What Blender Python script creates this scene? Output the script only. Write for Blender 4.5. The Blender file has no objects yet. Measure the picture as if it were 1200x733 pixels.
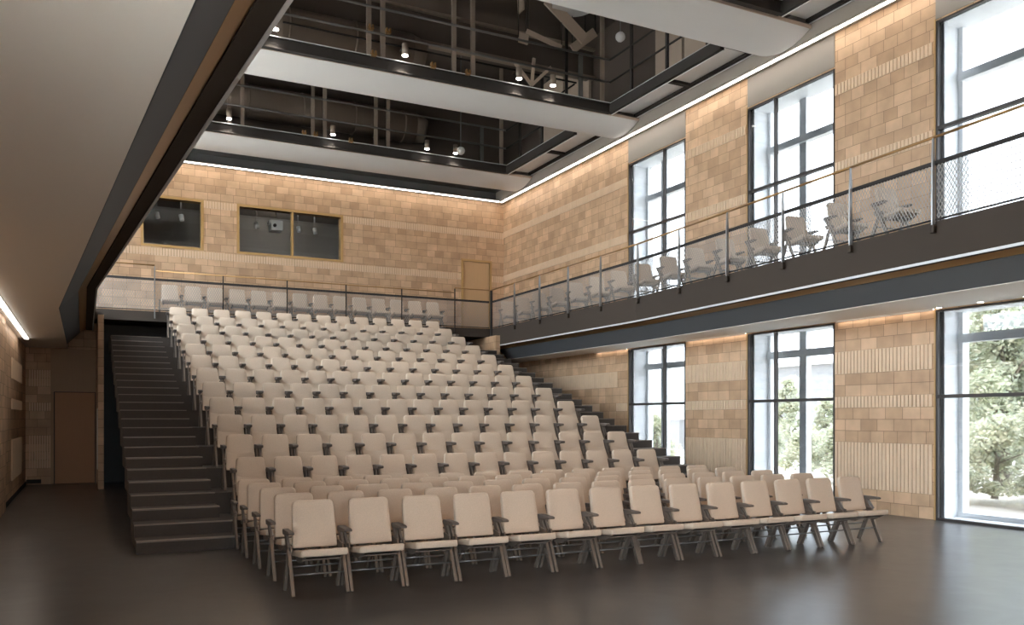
import bpy, bmesh, math, random
from mathutils import Vector, Matrix
random.seed(7)
S = bpy.context.scene
COL = S.collection
PI = math.pi

# ------------------------------------------------------------------ materials
def newmat(name):
    m = bpy.data.materials.new(name); m.use_nodes = True
    nt = m.node_tree; b = nt.nodes['Principled BSDF']
    return m, nt, b

def flat(name, col, rough=.6, metal=0., spec=.5, noise=0., nscale=40., bump=0., bscale=200.):
    m, nt, b = newmat(name)
    b.inputs['Base Color'].default_value = (*col, 1)
    b.inputs['Roughness'].default_value = rough
    b.inputs['Metallic'].default_value = metal
    b.inputs['Specular IOR Level'].default_value = spec
    if noise or bump:
        tc = nt.nodes.new('ShaderNodeTexCoord')
    if noise:
        n = nt.nodes.new('ShaderNodeTexNoise'); n.inputs['Scale'].default_value = nscale; n.inputs['Detail'].default_value = 3
        nt.links.new(tc.outputs['Object'], n.inputs['Vector'])
        mx = nt.nodes.new('ShaderNodeMix'); mx.data_type = 'RGBA'
        mx.inputs['A'].default_value = (*[max(0, c*(1-noise)) for c in col], 1)
        mx.inputs['B'].default_value = (*[min(1, c*(1+noise)) for c in col], 1)
        nt.links.new(n.outputs['Fac'], mx.inputs['Factor'])
        nt.links.new(mx.outputs['Result'], b.inputs['Base Color'])
    if bump:
        n2 = nt.nodes.new('ShaderNodeTexNoise'); n2.inputs['Scale'].default_value = bscale; n2.inputs['Detail'].default_value = 2
        nt.links.new(tc.outputs['Object'], n2.inputs['Vector'])
        bp = nt.nodes.new('ShaderNodeBump'); bp.inputs['Strength'].default_value = bump; bp.inputs['Distance'].default_value = .01
        nt.links.new(n2.outputs['Fac'], bp.inputs['Height']); nt.links.new(bp.outputs['Normal'], b.inputs['Normal'])
    return m

def emit(name, col, strength):
    m, nt, b = newmat(name)
    b.inputs['Base Color'].default_value = (.8, .8, .8, 1)
    b.inputs['Emission Color'].default_value = (*col, 1)
    b.inputs['Emission Strength'].default_value = strength
    return m

def tile_mat(name, axis, c1, c2, mortar):
    m, nt, b = newmat(name)
    g = nt.nodes.new('ShaderNodeNewGeometry'); sp = nt.nodes.new('ShaderNodeSeparateXYZ')
    nt.links.new(g.outputs['Position'], sp.inputs[0])
    cb = nt.nodes.new('ShaderNodeCombineXYZ')
    nt.links.new(sp.outputs[axis], cb.inputs['X']); nt.links.new(sp.outputs['Z'], cb.inputs['Y'])
    br = nt.nodes.new('ShaderNodeTexBrick')
    br.offset = .5; br.offset_frequency = 4; br.squash = .8; br.squash_frequency = 3
    br.inputs['Scale'].default_value = 1.; br.inputs['Brick Width'].default_value = .345
    br.inputs['Row Height'].default_value = .205; br.inputs['Mortar Size'].default_value = .004
    br.inputs['Mortar Smooth'].default_value = .2; br.inputs['Bias'].default_value = -.1
    br.inputs['Color1'].default_value = (*c1, 1); br.inputs['Color2'].default_value = (*c2, 1); br.inputs['Mortar'].default_value = (*mortar, 1)
    nt.links.new(cb.outputs[0], br.inputs['Vector'])
    n = nt.nodes.new('ShaderNodeTexNoise'); n.inputs['Scale'].default_value = 3.; n.inputs['Detail'].default_value = 6
    nt.links.new(g.outputs['Position'], n.inputs['Vector'])
    mr = nt.nodes.new('ShaderNodeMapRange'); mr.inputs['From Min'].default_value = .3; mr.inputs['From Max'].default_value = .7
    mr.inputs['To Min'].default_value = .86; mr.inputs['To Max'].default_value = 1.12
    nt.links.new(n.outputs['Fac'], mr.inputs['Value'])
    mx = nt.nodes.new('ShaderNodeMix'); mx.data_type = 'RGBA'; mx.blend_type = 'MULTIPLY'; mx.inputs['Factor'].default_value = 1
    nt.links.new(br.outputs['Color'], mx.inputs['A']); nt.links.new(mr.outputs['Result'], mx.inputs['B'])
    nt.links.new(mx.outputs['Result'], b.inputs['Base Color'])
    bp = nt.nodes.new('ShaderNodeBump'); bp.inputs['Strength'].default_value = .5; bp.inputs['Distance'].default_value = .006; bp.invert = True
    nt.links.new(br.outputs['Fac'], bp.inputs['Height']); nt.links.new(bp.outputs['Normal'], b.inputs['Normal'])
    b.inputs['Roughness'].default_value = .55
    return m

def floor_mat():
    m, nt, b = newmat('polished_screed')
    g = nt.nodes.new('ShaderNodeNewGeometry')
    n = nt.nodes.new('ShaderNodeTexNoise'); n.inputs['Scale'].default_value = .7; n.inputs['Detail'].default_value = 8; n.inputs['Roughness'].default_value = .65
    nt.links.new(g.outputs['Position'], n.inputs['Vector'])
    mx = nt.nodes.new('ShaderNodeMix'); mx.data_type = 'RGBA'
    mx.inputs['A'].default_value = (.050, .044, .040, 1); mx.inputs['B'].default_value = (.092, .080, .072, 1)
    nt.links.new(n.outputs['Fac'], mx.inputs['Factor']); nt.links.new(mx.outputs['Result'], b.inputs['Base Color'])
    n2 = nt.nodes.new('ShaderNodeTexNoise'); n2.inputs['Scale'].default_value = 2.2; n2.inputs['Detail'].default_value = 6; n2.inputs['Distortion'].default_value = 1.2
    nt.links.new(g.outputs['Position'], n2.inputs['Vector'])
    mr = nt.nodes.new('ShaderNodeMapRange'); mr.inputs['From Min'].default_value = .3; mr.inputs['From Max'].default_value = .7
    mr.inputs['To Min'].default_value = .285; mr.inputs['To Max'].default_value = .315
    nt.links.new(n2.outputs['Fac'], mr.inputs['Value']); nt.links.new(mr.outputs['Result'], b.inputs['Roughness'])
    bp = nt.nodes.new('ShaderNodeBump'); bp.inputs['Strength'].default_value = .004; bp.inputs['Distance'].default_value = .02
    nt.links.new(n2.outputs['Fac'], bp.inputs['Height']); nt.links.new(bp.outputs['Normal'], b.inputs['Normal'])
    b.inputs['Specular IOR Level'].default_value = .8
    return m

def wood_mat(name, col, col2, axis='Z', rough=.5):
    m, nt, b = newmat(name)
    g = nt.nodes.new('ShaderNodeTexCoord'); mp = nt.nodes.new('ShaderNodeMapping')
    mp.inputs['Scale'].default_value = (14, 14, .8) if axis == 'Z' else (.8, 14, 14)
    nt.links.new(g.outputs['Object'], mp.inputs['Vector'])
    n = nt.nodes.new('ShaderNodeTexNoise'); n.inputs['Scale'].default_value = 3; n.inputs['Detail'].default_value = 5
    nt.links.new(mp.outputs[0], n.inputs['Vector'])
    mx = nt.nodes.new('ShaderNodeMix'); mx.data_type = 'RGBA'
    mx.inputs['A'].default_value = (*col, 1); mx.inputs['B'].default_value = (*col2, 1)
    nt.links.new(n.outputs['Fac'], mx.inputs['Factor']); nt.links.new(mx.outputs['Result'], b.inputs['Base Color'])
    b.inputs['Roughness'].default_value = rough
    return m

def glass_mat(name='clear_glass', tint=(.95, .97, .98)):
    m = bpy.data.materials.new(name); m.use_nodes = True
    nt = m.node_tree; nt.nodes.clear()
    o = nt.nodes.new('ShaderNodeOutputMaterial'); t = nt.nodes.new('ShaderNodeBsdfTransparent'); gl = nt.nodes.new('ShaderNodeBsdfGlossy')
    t.inputs[0].default_value = (*tint, 1); gl.inputs['Roughness'].default_value = .02
    lw = nt.nodes.new('ShaderNodeLayerWeight'); lw.inputs['Blend'].default_value = .5
    pw = nt.nodes.new('ShaderNodeMath'); pw.operation = 'POWER'; pw.inputs[1].default_value = 4.5
    nt.links.new(lw.outputs['Facing'], pw.inputs[0])
    fr = nt.nodes.new('ShaderNodeMapRange'); fr.inputs['To Min'].default_value = .035; fr.inputs['To Max'].default_value = .7
    nt.links.new(pw.outputs[0], fr.inputs['Value'])
    mx = nt.nodes.new('ShaderNodeMixShader')
    nt.links.new(fr.outputs[0], mx.inputs[0]); nt.links.new(t.outputs[0], mx.inputs[1]); nt.links.new(gl.outputs[0], mx.inputs[2])
    nt.links.new(mx.outputs[0], o.inputs[0])
    return m

M = {}
M['floor'] = floor_mat()
T1, T2, TM = (.66, .43, .262), (.46, .285, .163), (.23, .135, .07)
M['tile_x'] = tile_mat('tile_along_x', 'X', T1, T2, TM)
M['tile_y'] = tile_mat('tile_along_y', 'Y', T1, T2, TM)
M['rib'] = flat('ribbed_tile', (.74, .54, .36), .6, noise=.08, nscale=6)
M['fabric'] = flat('beige_wool', (.60, .476, .364), .95, spec=.15, noise=.22, nscale=160, bump=.25, bscale=300)
M['frame'] = flat('chair_metal', (.20, .162, .132), .4, .4)
M['arm'] = flat('chair_arm', (.125, .102, .087), .5, .1)
M['riser'] = flat('dark_carpet', (.060, .046, .036), .75, noise=.15, nscale=30)
M['tread'] = flat('stair_tread', (.22, .18, .15), .6, noise=.12, nscale=20)
M['fascia'] = flat('brown_steel', (.060, .046, .036), .8, .0, .15)
M['black'] = flat('black_paint', (.085, .085, .085), .7)
M['dark'] = flat('dark_steel', (.036, .031, .028), .85, .0, .25)
M['steel'] = flat('satin_steel', (.30, .29, .28), .35, .75)
M['rod'] = flat('tube_steel', (.20, .19, .18), .35, .6)
M['mesh'] = flat('expanded_steel', (.37, .335, .30), .5, .2)
M['brass'] = flat('bronze_trim', (.36, .20, .075), .38, .6)
M['soffit'] = flat('white_plaster', (.85, .795, .72), .8)
M['taupe'] = flat('taupe_plaster', (.29, .25, .215), .8)
M['cloud'] = flat('acoustic_white', (.64, .62, .60), .85)
M['greyceil'] = flat('grey_ceiling', (.70, .70, .69), .55)
M['roof'] = flat('roof_brown', (.11, .084, .068), .85)
M['duct'] = flat('duct_brown', (.28, .22, .175), .6, .2)
M['board'] = flat('felt_board', (.46, .36, .28), .85)
M['clear'] = glass_mat()
M['dimmed'] = glass_mat('dimming_glass', (.48, .485, .49))  # glass tint added to dim the sky seen through the window wall
M['pale_line'] = flat('pale_metal_line', (.62, .61, .60), .4, .1)
M['white'] = flat('white_aluminium', (.86, .87, .88), .5)
M['bronze'] = flat('bronze_frame', (.055, .045, .040), .45, .3)
M['oak'] = wood_mat('oak', (.54, .33, .165), (.60, .38, .20))
M['oakframe'] = flat('oak_frame', (.50, .30, .115), .45)
M['walnut'] = wood_mat('brown_door', (.42, .195, .075), (.47, .23, .092))
M['panel'] = wood_mat('wood_panel', (.36, .22, .115), (.41, .26, .14))
M['booth'] = flat('booth_paint', (.34, .31, .285), .8)
M['strip'] = emit('led_strip', (1, .94, .86), 5.)
M['strip_dim'] = emit('led_strip_corridor', (1, .94, .86), 2.6)
M['lamp'] = emit('lamp_lens', (1, .95, .88), 12.)
M['sensor'] = flat('sensor_white', (.55, .54, .52), .4)
M['bldg'] = flat('pale_render', (.30, .302, .305), .8)
M['pave'] = flat('pale_paving', (.45, .42, .38), .85, noise=.1, nscale=2)
M['reflector'] = flat('bounce_stone', (.74, .70, .64), .8, noise=.06, nscale=1.)
M['leaf'] = flat('pale_leaf', (.52, .56, .45), .7, noise=.45, nscale=1.5)  # both leaf colours made paler to stand in for haze
M['leaf2'] = flat('cream_leaf', (.66, .67, .55), .7, noise=.35, nscale=1.5)
for k_ in ('leaf', 'leaf2'):      # leaves let some light through
    nt_ = M[k_].node_tree; b_ = nt_.nodes['Principled BSDF']; o_ = nt_.nodes['Material Output']
    t_ = nt_.nodes.new('ShaderNodeBsdfTranslucent'); m_ = nt_.nodes.new('ShaderNodeMixShader'); m_.inputs[0].default_value = .5
    src = b_.inputs['Base Color'].links[0].from_socket
    nt_.links.new(src, t_.inputs['Color']); nt_.links.new(b_.outputs[0], m_.inputs[1]); nt_.links.new(t_.outputs[0], m_.inputs[2]); nt_.links.new(m_.outputs[0], o_.inputs['Surface'])
M['bark'] = flat('bark', (.22, .20, .18), .9)
M['hill'] = flat('hill_green', (.36, .41, .40), .95, noise=.2, nscale=.05)  # haze put into the pale hill colour

# ------------------------------------------------------------------ mesh helpers
class MB:
    def __init__(s): s.v = []; s.f = []; s.mi = []; s.cur = 0
    def add(s, vs, fs):
        o = len(s.v); s.v += [tuple(p) for p in vs]
        for f in fs: s.f.append([i+o for i in f]); s.mi.append(s.cur)
        return s
    def box(s, x0, x1, y0, y1, z0, z1):
        s.add([(x0,y0,z0),(x1,y0,z0),(x1,y1,z0),(x0,y1,z0),(x0,y0,z1),(x1,y0,z1),(x1,y1,z1),(x0,y1,z1)],
              [(3,2,1,0),(4,5,6,7),(0,1,5,4),(1,2,6,5),(2,3,7,6),(3,0,4,7)]); return s
    def beam(s, p, q, w, hh, up=(0,0,1)):
        p = Vector(p); q = Vector(q); d = (q-p).normalized(); u = Vector(up)
        if abs(d.dot(u)) > .999: u = Vector((0,1,0))
        a = d.cross(u).normalized(); b = a.cross(d).normalized()
        a *= w/2; b *= hh/2
        s.add([p-a-b,p+a-b,p+a+b,p-a+b,q-a-b,q+a-b,q+a+b,q-a+b],
              [(0,1,2,3)[::-1][::-1],(7,6,5,4),(0,4,5,1),(1,5,6,2),(2,6,7,3),(3,7,4,0)]); return s
    def tube(s, p, q, r, n=8, r2=None):
        p = Vector(p); q = Vector(q); d = (q-p).normalized(); r2 = r if r2 is None else r2
        u = Vector((0,0,1)) if abs(d.z) < .99 else Vector((1,0,0))
        a = d.cross(u).normalized(); b = a.cross(d)
        vs = []
        for P, R in ((p, r), (q, r2)):
            for i in range(n):
                t = 2*PI*i/n; vs.append(P+(a*math.cos(t)+b*math.sin(t))*R)
        fs = [(i,(i+1)%n,n+(i+1)%n,n+i) for i in range(n)]
        fs += [tuple(range(n))[::-1], tuple(range(n,2*n))]
        s.add(vs, fs); return s
    def prism(s, poly, a, b, fn):
        # poly: list of 2D pts; fn(p, t) -> 3D for t in (a, b)
        n = len(poly)
        vs = [fn(p, a) for p in poly]+[fn(p, b) for p in poly]
        fs = [(i,(i+1)%n,n+(i+1)%n,n+i) for i in range(n)]
        fs += [tuple(range(n))[::-1], tuple(range(n,2*n))]
        s.add(vs, fs); return s
    def sweep(s, prof, path, close=True):
        # prof: list of 2D (offset, z); path: list of functions? here list of (fn) mapping (o,z)->3D
        n = len(prof); o = len(s.v)
        vs = []
        for fn in path: vs += [fn(p) for p in prof]
        fs = []
        for k in range(len(path)-1):
            for i in range(n):
                j = (i+1) % n
                fs.append((k*n+i, k*n+j, (k+1)*n+j, (k+1)*n+i))
        fs += [tuple(range(n))[::-1], tuple(range((len(path)-1)*n, len(path)*n))]
        s.add(vs, fs); return s

def link_mesh(name, vs, fs, mats, smooth=False, bevel=0., seg=2, mi=None):
    me = bpy.data.meshes.new(name); me.from_pydata(vs, [], fs)
    bm = bmesh.new(); bm.from_mesh(me)
    if mi:
        bm.faces.ensure_lookup_table()
        for i, f in enumerate(bm.faces): f.material_index = mi[i]
    bmesh.ops.recalc_face_normals(bm, faces=bm.faces)
    if bevel:
        es = [e for e in bm.edges if len(e.link_faces) == 2 and e.calc_face_angle(0) > .6]
        bmesh.ops.bevel(bm, geom=es, offset=bevel, segments=seg, profile=.5, affect='EDGES')
    bm.to_mesh(me); bm.free()
    if not isinstance(mats, (list, tuple)): mats = [mats]
    for m in mats: me.materials.append(M[m] if isinstance(m, str) else m)
    if smooth:
        for p in me.polygons: p.use_smooth = True
    o = bpy.data.objects.new(name, me); COL.objects.link(o)
    return o

ROOT = {}   # world origin of each thing, for parts built in world coordinates
def build(mb, name, mat, parent=None, smooth=False, bevel=0., seg=2):
    if parent is not None:
        O = ROOT[parent.name]
        vs = [(x-O[0], y-O[1], z-O[2]) for x, y, z in mb.v]
        o = link_mesh(name, vs, mb.f, mat, smooth, bevel, seg, mb.mi)
        o.parent = parent; ROOT[o.name] = O
    else:
        xs, ys, zs = zip(*mb.v); O = ((min(xs)+max(xs))/2, (min(ys)+max(ys))/2, min(zs))
        vs = [(x-O[0], y-O[1], z-O[2]) for x, y, z in mb.v]
        o = link_mesh(name, vs, mb.f, mat, smooth, bevel, seg, mb.mi)
        o.location = O; ROOT[o.name] = O
    return o

def thing(name, loc, label=None, cat=None, group=None, kind=None):
    o = bpy.data.objects.new(name, None); COL.objects.link(o)
    o.location = loc; o.empty_display_size = .1; ROOT[o.name] = tuple(loc)
    tag(o, label, cat, group, kind); return o

def tag(o, label=None, cat=None, group=None, kind=None):
    if label: o['label'] = label
    if cat: o['category'] = cat
    if group: o['group'] = group
    if kind: o['kind'] = kind
    return o

def copy_tree(src, loc, rz, label, group):
    r = src.copy(); COL.objects.link(r); r.location = loc; r.rotation_euler = (0, 0, rz)
    r['label'] = label; r['group'] = group
    for ch in list(src.children):
        c = ch.copy(); COL.objects.link(c); c.parent = r
        for g in list(ch.children):
            d = g.copy(); COL.objects.link(d); d.parent = c
    return r

# rectangles with holes -> list of rects
def holes_split(h0, h1, z0, z1, holes):
    hs = sorted({h0, h1, *[v for a in holes for v in a[:2] if h0 < v < h1]})
    out = []
    for a, b in zip(hs, hs[1:]):
        mid = (a+b)/2
        cuts = sorted([(max(z0, q[2]), min(z1, q[3])) for q in holes if q[0] < mid < q[1]])
        z = z0
        for c, d in cuts:
            if c > z: out.append((a, b, z, c))
            z = max(z, d)
        if z < z1: out.append((a, b, z, z1))
    return out

# ------------------------------------------------------------------ dimensions (metres)
XL, XR, YB, YN = -1.29, 12.35, 25.1, -7.0      # hall: corridor wall, window wall, rear wall, wall behind the viewer
ZC = 8.77                                       # light strip height
ZF, ZS = 4.33, 3.43                             # balcony floor, soffit
CX = 5.53                                       # centre line
def edgeX(y, c): return c + .067*min(y, 15.5)
ROW = .205
BANDS_LOW = [(2, 6), (9, 10), (12, 14)]
BANDS_UP = [(30, 31), (37, 38)]

# ------------------------------------------------------------------ floor, roof, rear walls
tag(build(MB().box(XL-.4, XR+.7, YN-.3, YB+4, -.2, 0), 'floor', 'floor'), 'dark polished screed floor of the hall', 'floor', kind='structure')
tag(build(MB().box(XL-.4, XR+.7, YN-.3, YB+4, 12.0, 12.2), 'ceiling', 'roof'), 'dark brown roof deck above the catwalks', 'ceiling', kind='structure')

# window wall ---------------------------------------------------------------
WIN = [(15.62, 17.9), (11.28, 13.57), (6.92, 9.2), (2.55, 4.83)]
holes = []
for a, b in WIN: holes += [(a, b, 0, 3.41), (a, b, ZF, 8.1)]
mb = MB()
for a, b, c, d in holes_split(YN, YB, 0, ZC, holes): mb.box(XR, XR+.66, a, b, c, d)
wall_right = thing('wall_right', (XR, 9, 0), 'tan tiled window wall with full height openings', 'wall', kind='structure')
build(mb, 'tiled_face', 'tile_y', wall_right)
build(MB().box(XR-.012, XR+.66, YN, YB, ZC, 9.06), 'upper_band', 'taupe', wall_right)
build(MB().box(XR, XR+.66, YN, YB, 9.06, 12), 'upper_wall', 'roof', wall_right)
def ribs_y(mb, y0, y1, z0, z1, x):
    n = max(1, round((y1-y0)/.075)); p = (y1-y0)/n
    for i in range(n):
        a = y0+i*p; mb.box(x-.016, x+.002, a+p*.10, a+p*.88, z0, z1)
    mb.box(x-.012, x+.002, y0, y1, z0-.004, z0); mb.box(x-.012, x+.002, y0, y1, z1, z1+.004)
mb = MB()
piers = [(17.9, YB), (13.57, 15.62), (9.2, 11.28), (4.83, 6.92), (YN, 2.55)]
for k, (a, b) in enumerate(piers):
    a2, b2 = a+.06, b-.004
    if k == 0: a2 = a+.06
    for r0, r1 in BANDS_LOW:
        if k == 0:
            segs = [(a2+.45, b2)] if (r0, r1) != (9, 10) else [(a2, a2+.5), (a2+1.3, b2)]
        else: segs = [(a2, b2)]
        for s0, s1 in segs: ribs_y(mb, s0, s1, r0*ROW+.005, r1*ROW-.005, XR)
    for r0, r1 in BANDS_UP: ribs_y(mb, a2, b2, r0*ROW+.005, r1*ROW-.005, XR)
build(mb, 'ribbed_band', 'rib', wall_right)
mb = MB()
for a, b in WIN: mb.box(XR-.012, XR+.3, a-.001, b+.001, 8.13, ZC)      # smooth lintel panels above the upper windows
build(mb, 'lintel_panel', 'taupe', wall_right)
mb = MB()
for a, b in piers:
    mb.box(XR-.02, XR+.02, a, a+.025, 0, 3.41); mb.box(XR-.02, XR+.02, a, a+.025, ZF, 8.13)
build(mb, 'corner_trim', 'oakframe', wall_right)

# windows --------------------------------------------------------------------
wn = 0
MULL = {0: [1.46], 1: [.77], 2: [1.6], 3: [.77], 4: [1.46]}
POST = {0: [.72], 1: [.98], 2: [1.75], 3: [.98], 4: [.72]}
for k, (a, b) in enumerate(WIN):
    for lev, (z0, z1, zt, zb) in enumerate([(0, 3.41, 2.01, 2.97), (ZF, 8.1, 6.36, 7.27)]):
        wn += 1
        nm = ('ground floor', 'upper')[lev]
        w = thing('window_%d' % wn, (XR, (a+b)/2, z0), '%s window %s in the tiled wall with white outer frame' % (nm, ['beside the top of the stand', 'behind the tiers', 'beside the front row', 'beside the open floor', 'beyond the viewer'][k]), 'window', kind='structure')
        x0 = XR-.01; f = .034
        mb = MB()
        mb.box(x0, x0+.09, a, a+f, z0, z1).box(x0, x0+.09, b-f, b, z0, z1).box(x0, x0+.09, a+f, b-f, z0, z0+.045).box(x0, x0+.09, a+f, b-f, z1-.03, z1)
        build(mb, 'window_frame', 'bronze', w)
        mb = MB().box(x0+.002, x0+.088, a+f, b-f, zt-.028, zt+.028)
        build(mb, 'transom', 'bronze', w)
        mb = MB()
        for d in MULL[k]: mb.box(x0+.001, x0+.085, b-d-.017, b-d+.017, z0+.045, z1-.03)
        build(mb, 'mullion', 'bronze', w)
        build(MB().box(XR+.03, XR+.042, a+f, b-f, z0+.045, z1-.03), 'window_glass', 'dimmed', w)
        t = .012
        mb = MB().box(XR+.09, XR+.67, a, a+t, z0, z1).box(XR+.09, XR+.67, b-t, b, z0, z1).box(XR+.09, XR+.67, a+t, b-t, z1-t, z1).box(XR+.09, XR+.67, a+t, b-t, z0, z0+.03)
        mb.box(XR+.1, XR+.16, b-.075, b-t, z0+.03, z1-t)
        build(mb, 'reveal', 'white', w)
        mb = MB()
        mb.box(XR+.53, XR+.69, b-.09, b-t, z0+.03, z1-t); mb.box(XR+.53, XR+.69, a+t, a+.05, z0+.03, z1-t)
        for d in POST[k]: mb.box(XR+.54, XR+.68, b-d-.09, b-d+.09, z0+.03, z1-t)
        build(mb, 'outer_post', 'white', w)
        build(MB().box(XR+.50, XR+.66, a+t, b-.02, zb-.07, zb+.07), 'outer_beam', 'white', w)
        build(MB().box(XR+.5, XR+.69, a+t, b-t, z0+.03, z0+.11), 'outer_sill', 'white', w)

# rear wall ------------------------------------------------------------------
BW = [(1.45, 2.93, 6.42, 7.70), (3.96, 6.90, 6.42, 7.70)]
DOOR = (10.90, 11.84, ZF, 6.73)
mb = MB()
for a, b, c, d in holes_split(XL-.3, XR, 0, ZC, BW+[DOOR]): mb.box(a, b, YB, YB+.25, c, d)
wall_back = thing('wall_back', (CX, YB, 0), 'tan tiled rear wall behind the top gallery', 'wall', kind='structure')
build(mb, 'tiled_face', 'tile_x', wall_back)
build(MB().box(XL-.3, XR, YB-.01, YB+.25, ZC, 9.06), 'upper_band', 'black', wall_back)
build(MB().box(XL-.3, XR, YB, YB+.25, 9.06, 12), 'upper_wall', 'roof', wall_back)
def ribs_x(mb, a, b, z0, z1, y):
    n = max(1, round((b-a)/.075)); p = (b-a)/n
    for i in range(n): mb.box(a+i*p+p*.10, a+i*p+p*.88, y-.016, y+.002, z0, z1)
mb = MB()
for r0, r1 in BANDS_UP:
    segs = [(XL, 10.83), (11.91, XR)] if r0 == 30 else [(2.98, 3.91), (6.95, XR), (XL, 1.40)]
    for a, b in segs: ribs_x(mb, a, b, r0*ROW-.03, r1*ROW-.035, YB)
build(mb, 'ribbed_band', 'rib', wall_back)
for i, (a, b, c, d) in enumerate(BW):
    wn += 1
    w = thing('window_%d' % wn, ((a+b)/2, YB, c), ['small control booth window with one pane and oak frame', 'wide control booth window with two panes and oak frame'][i], 'window', kind='structure')
    mb = MB(); f = .07
    mb.box(a-f, a, YB-.03, YB+.2, c-f, d+f).box(b, b+f, YB-.03, YB+.2, c-f, d+f).box(a, b, YB-.03, YB+.2, c-f, c).box(a, b, YB-.03, YB+.2, d, d+f)
    if i: mb.box(5.44, 5.49, YB-.02, YB+.18, c, d)
    build(mb, 'window_frame', 'oakframe', w)
    mb = MB()
    if i: mb.box(a, 5.44, YB+.05, YB+.062, c, d); build(mb, 'window_glass', 'clear', w); mb = MB().box(5.49, b, YB+.05, YB+.062, c, d)
    else: mb.box(a, b, YB+.05, YB+.062, c, d)
    build(mb, 'window_glass', 'clear', w)
# control booth behind the glass
mb = MB().box(.2, 8.2, YB+3.6, YB+3.8, 5.2, 9.2).box(.0, .2, YB+.25, YB+3.8, 5.2, 9.2).box(8.2, 8.4, YB+.25, YB+3.8, 5.2, 9.2).box(.0, 8.4, YB+.25, YB+3.8, 5.0, 5.2).box(.0, 8.4, YB+.25, YB+3.8, 8.3, 8.5)
tag(build(mb, 'wall_booth', 'booth'), 'dark painted inside of the control booth', 'wall', kind='structure')
# booth fittings
def track_light(x, y, z, lab):
    t = thing('track_light', (x, y, z), lab, 'spotlight', 'track lights in the control booth')
    build(MB().box(x-.02, x+.02, y-.02, y+.02, z+.16, z+.7), 'stem', 'booth', t)
    build(MB().tube((x, y, z+.17), (x+.03, y-.02, z), .065, 12), 'lamp_head', 'sensor', t, True)
for x, lab in [(2.0, 'white track light in the small booth window, toward the corridor'), (2.65, 'white track light in the small booth window, beside its oak jamb'),
               (4.75, 'white track light in the first pane of the wide booth window'), (6.0, 'white track light in the second pane, next to the middle bar'), (6.5, 'white track light in the second pane, beside the outer jamb')]:
    track_light(x-.15, YB+1.0, 7.35, lab)
t = thing('projector', (5.25, YB+1.0, 7.3), 'white box projector hung in the wide booth window', 'projector')
build(MB().box(5.02, 5.36, YB+.85, YB+1.3, 7.32, 7.62), 'body', 'sensor', t, bevel=.015)
build(MB().box(4.96, 5.03, YB+.9, YB+1.2, 7.52, 7.62), 'side_bracket', 'sensor', t)
build(MB().tube((5.12, YB+.87, 7.45), (5.12, YB+.80, 7.45), .05, 12), 'lens', 'dark', t)
build(MB().tube((5.2, YB+1.05, 7.6), (5.2, YB+1.05, 8.3), .02, 8), 'ceiling_pole', 'booth', t)

ld = bpy.data.lights.new('booth_fill', 'POINT'); ld.energy = 5; ld.shadow_soft_size = .15; ld.color = (1, .9, .78)  # unseen lamp without a fixture, added to brighten the booth
lo = bpy.data.objects.new('booth_fill', ld); COL.objects.link(lo); lo.location = (5.6, YB+2.2, 8.0)
# upper door
dr = thing('door_1', (11.37, YB, ZF), 'plain oak door in the rear wall at gallery level', 'door', kind='structure')
a, b, c, d = DOOR
build(MB().box(a, b, YB+.03, YB+.08, c, d), 'door_leaf', 'oak', dr)
build(MB().box(a-.07, a, YB-.03, YB+.2, c, d+.07).box(b, b+.07, YB-.03, YB+.2, c, d+.07).box(a, b, YB-.03, YB+.2, d, d+.07), 'door_frame', 'oakframe', dr)

LLOW = [(-6.4, -4.0), (-3.7, -1.3), (-1.0, 2.3)]  # unseen low openings added to brighten the corridor side soffit
LWIN = [(19.9, 22.3)]+WIN[:3]  # unseen upper openings added to light the window wall and rear wall
NUM0 = ['first', 'second', 'third', 'fourth', 'fifth', 'sixth']
# corridor wall and the rest of the shell ------------------------------------
wall_left = thing('wall_left', (XL, 15, 0), 'tan tiled corridor wall under the balcony', 'wall', kind='structure')
mb = MB()
for a, b, c, d in holes_split(YN, YB, 0, 9.2, [(a, b, ZF, 8.1) for a, b in LWIN]+[(a, b, 0, 3.2) for a, b in LLOW]): mb.box(XL-.3, XL, a, b, c, d)
build(mb, 'tiled_face', 'tile_y', wall_left)
build(MB().box(XL-.3, XL, YN, YB, 9.2, 12), 'upper_wall', 'roof', wall_left)
SIDE_PORTALS = []
def fill_window(axis, a, b, z0, z1, at, sgn, lab, bars):
    # unseen glazed opening added to let more light in; axis 'y': wall plane x = at, axis 'x': wall plane y = at
    global wn
    wn += 1
    P = (lambda h, d: (at+sgn*d, h)) if axis == 'y' else (lambda h, d: (h, at+sgn*d))
    w = thing('window_%d' % wn, (*P((a+b)/2, 0), z0), lab, 'window', kind='structure')
    def bx(mb, h0, h1, d0, d1, c, d):
        (x0, y0), (x1, y1) = P(h0, d0), P(h1, d1)
        mb.box(min(x0, x1), max(x0, x1), min(y0, y1), max(y0, y1), c, d)
    mb = MB(); f = .05
    bx(mb, a, a+f, 0, .09, z0, z1); bx(mb, b-f, b, 0, .09, z0, z1); bx(mb, a+f, b-f, 0, .09, z0, z0+f); bx(mb, a+f, b-f, 0, .09, z1-f, z1)
    build(mb, 'window_frame', 'bronze', w)
    mb = MB()
    for z in bars: bx(mb, a+f, b-f, .001, .085, z-.028, z+.028)
    build(mb, 'transom', 'bronze', w)
    mb = MB(); bx(mb, a+f, b-f, .03, .042, z0+f, z1-f); build(mb, 'window_glass', 'clear', w)
    SIDE_PORTALS.append((axis, a, b, z0, z1, at+sgn*.32, sgn))
for k, (a, b) in enumerate(LWIN):
    fill_window('y', a, b, ZF, 8.1, XL, -1, 'added unseen upper window over the corridor side balcony, %s from the rear wall' % NUM0[k], [6.36])
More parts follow.
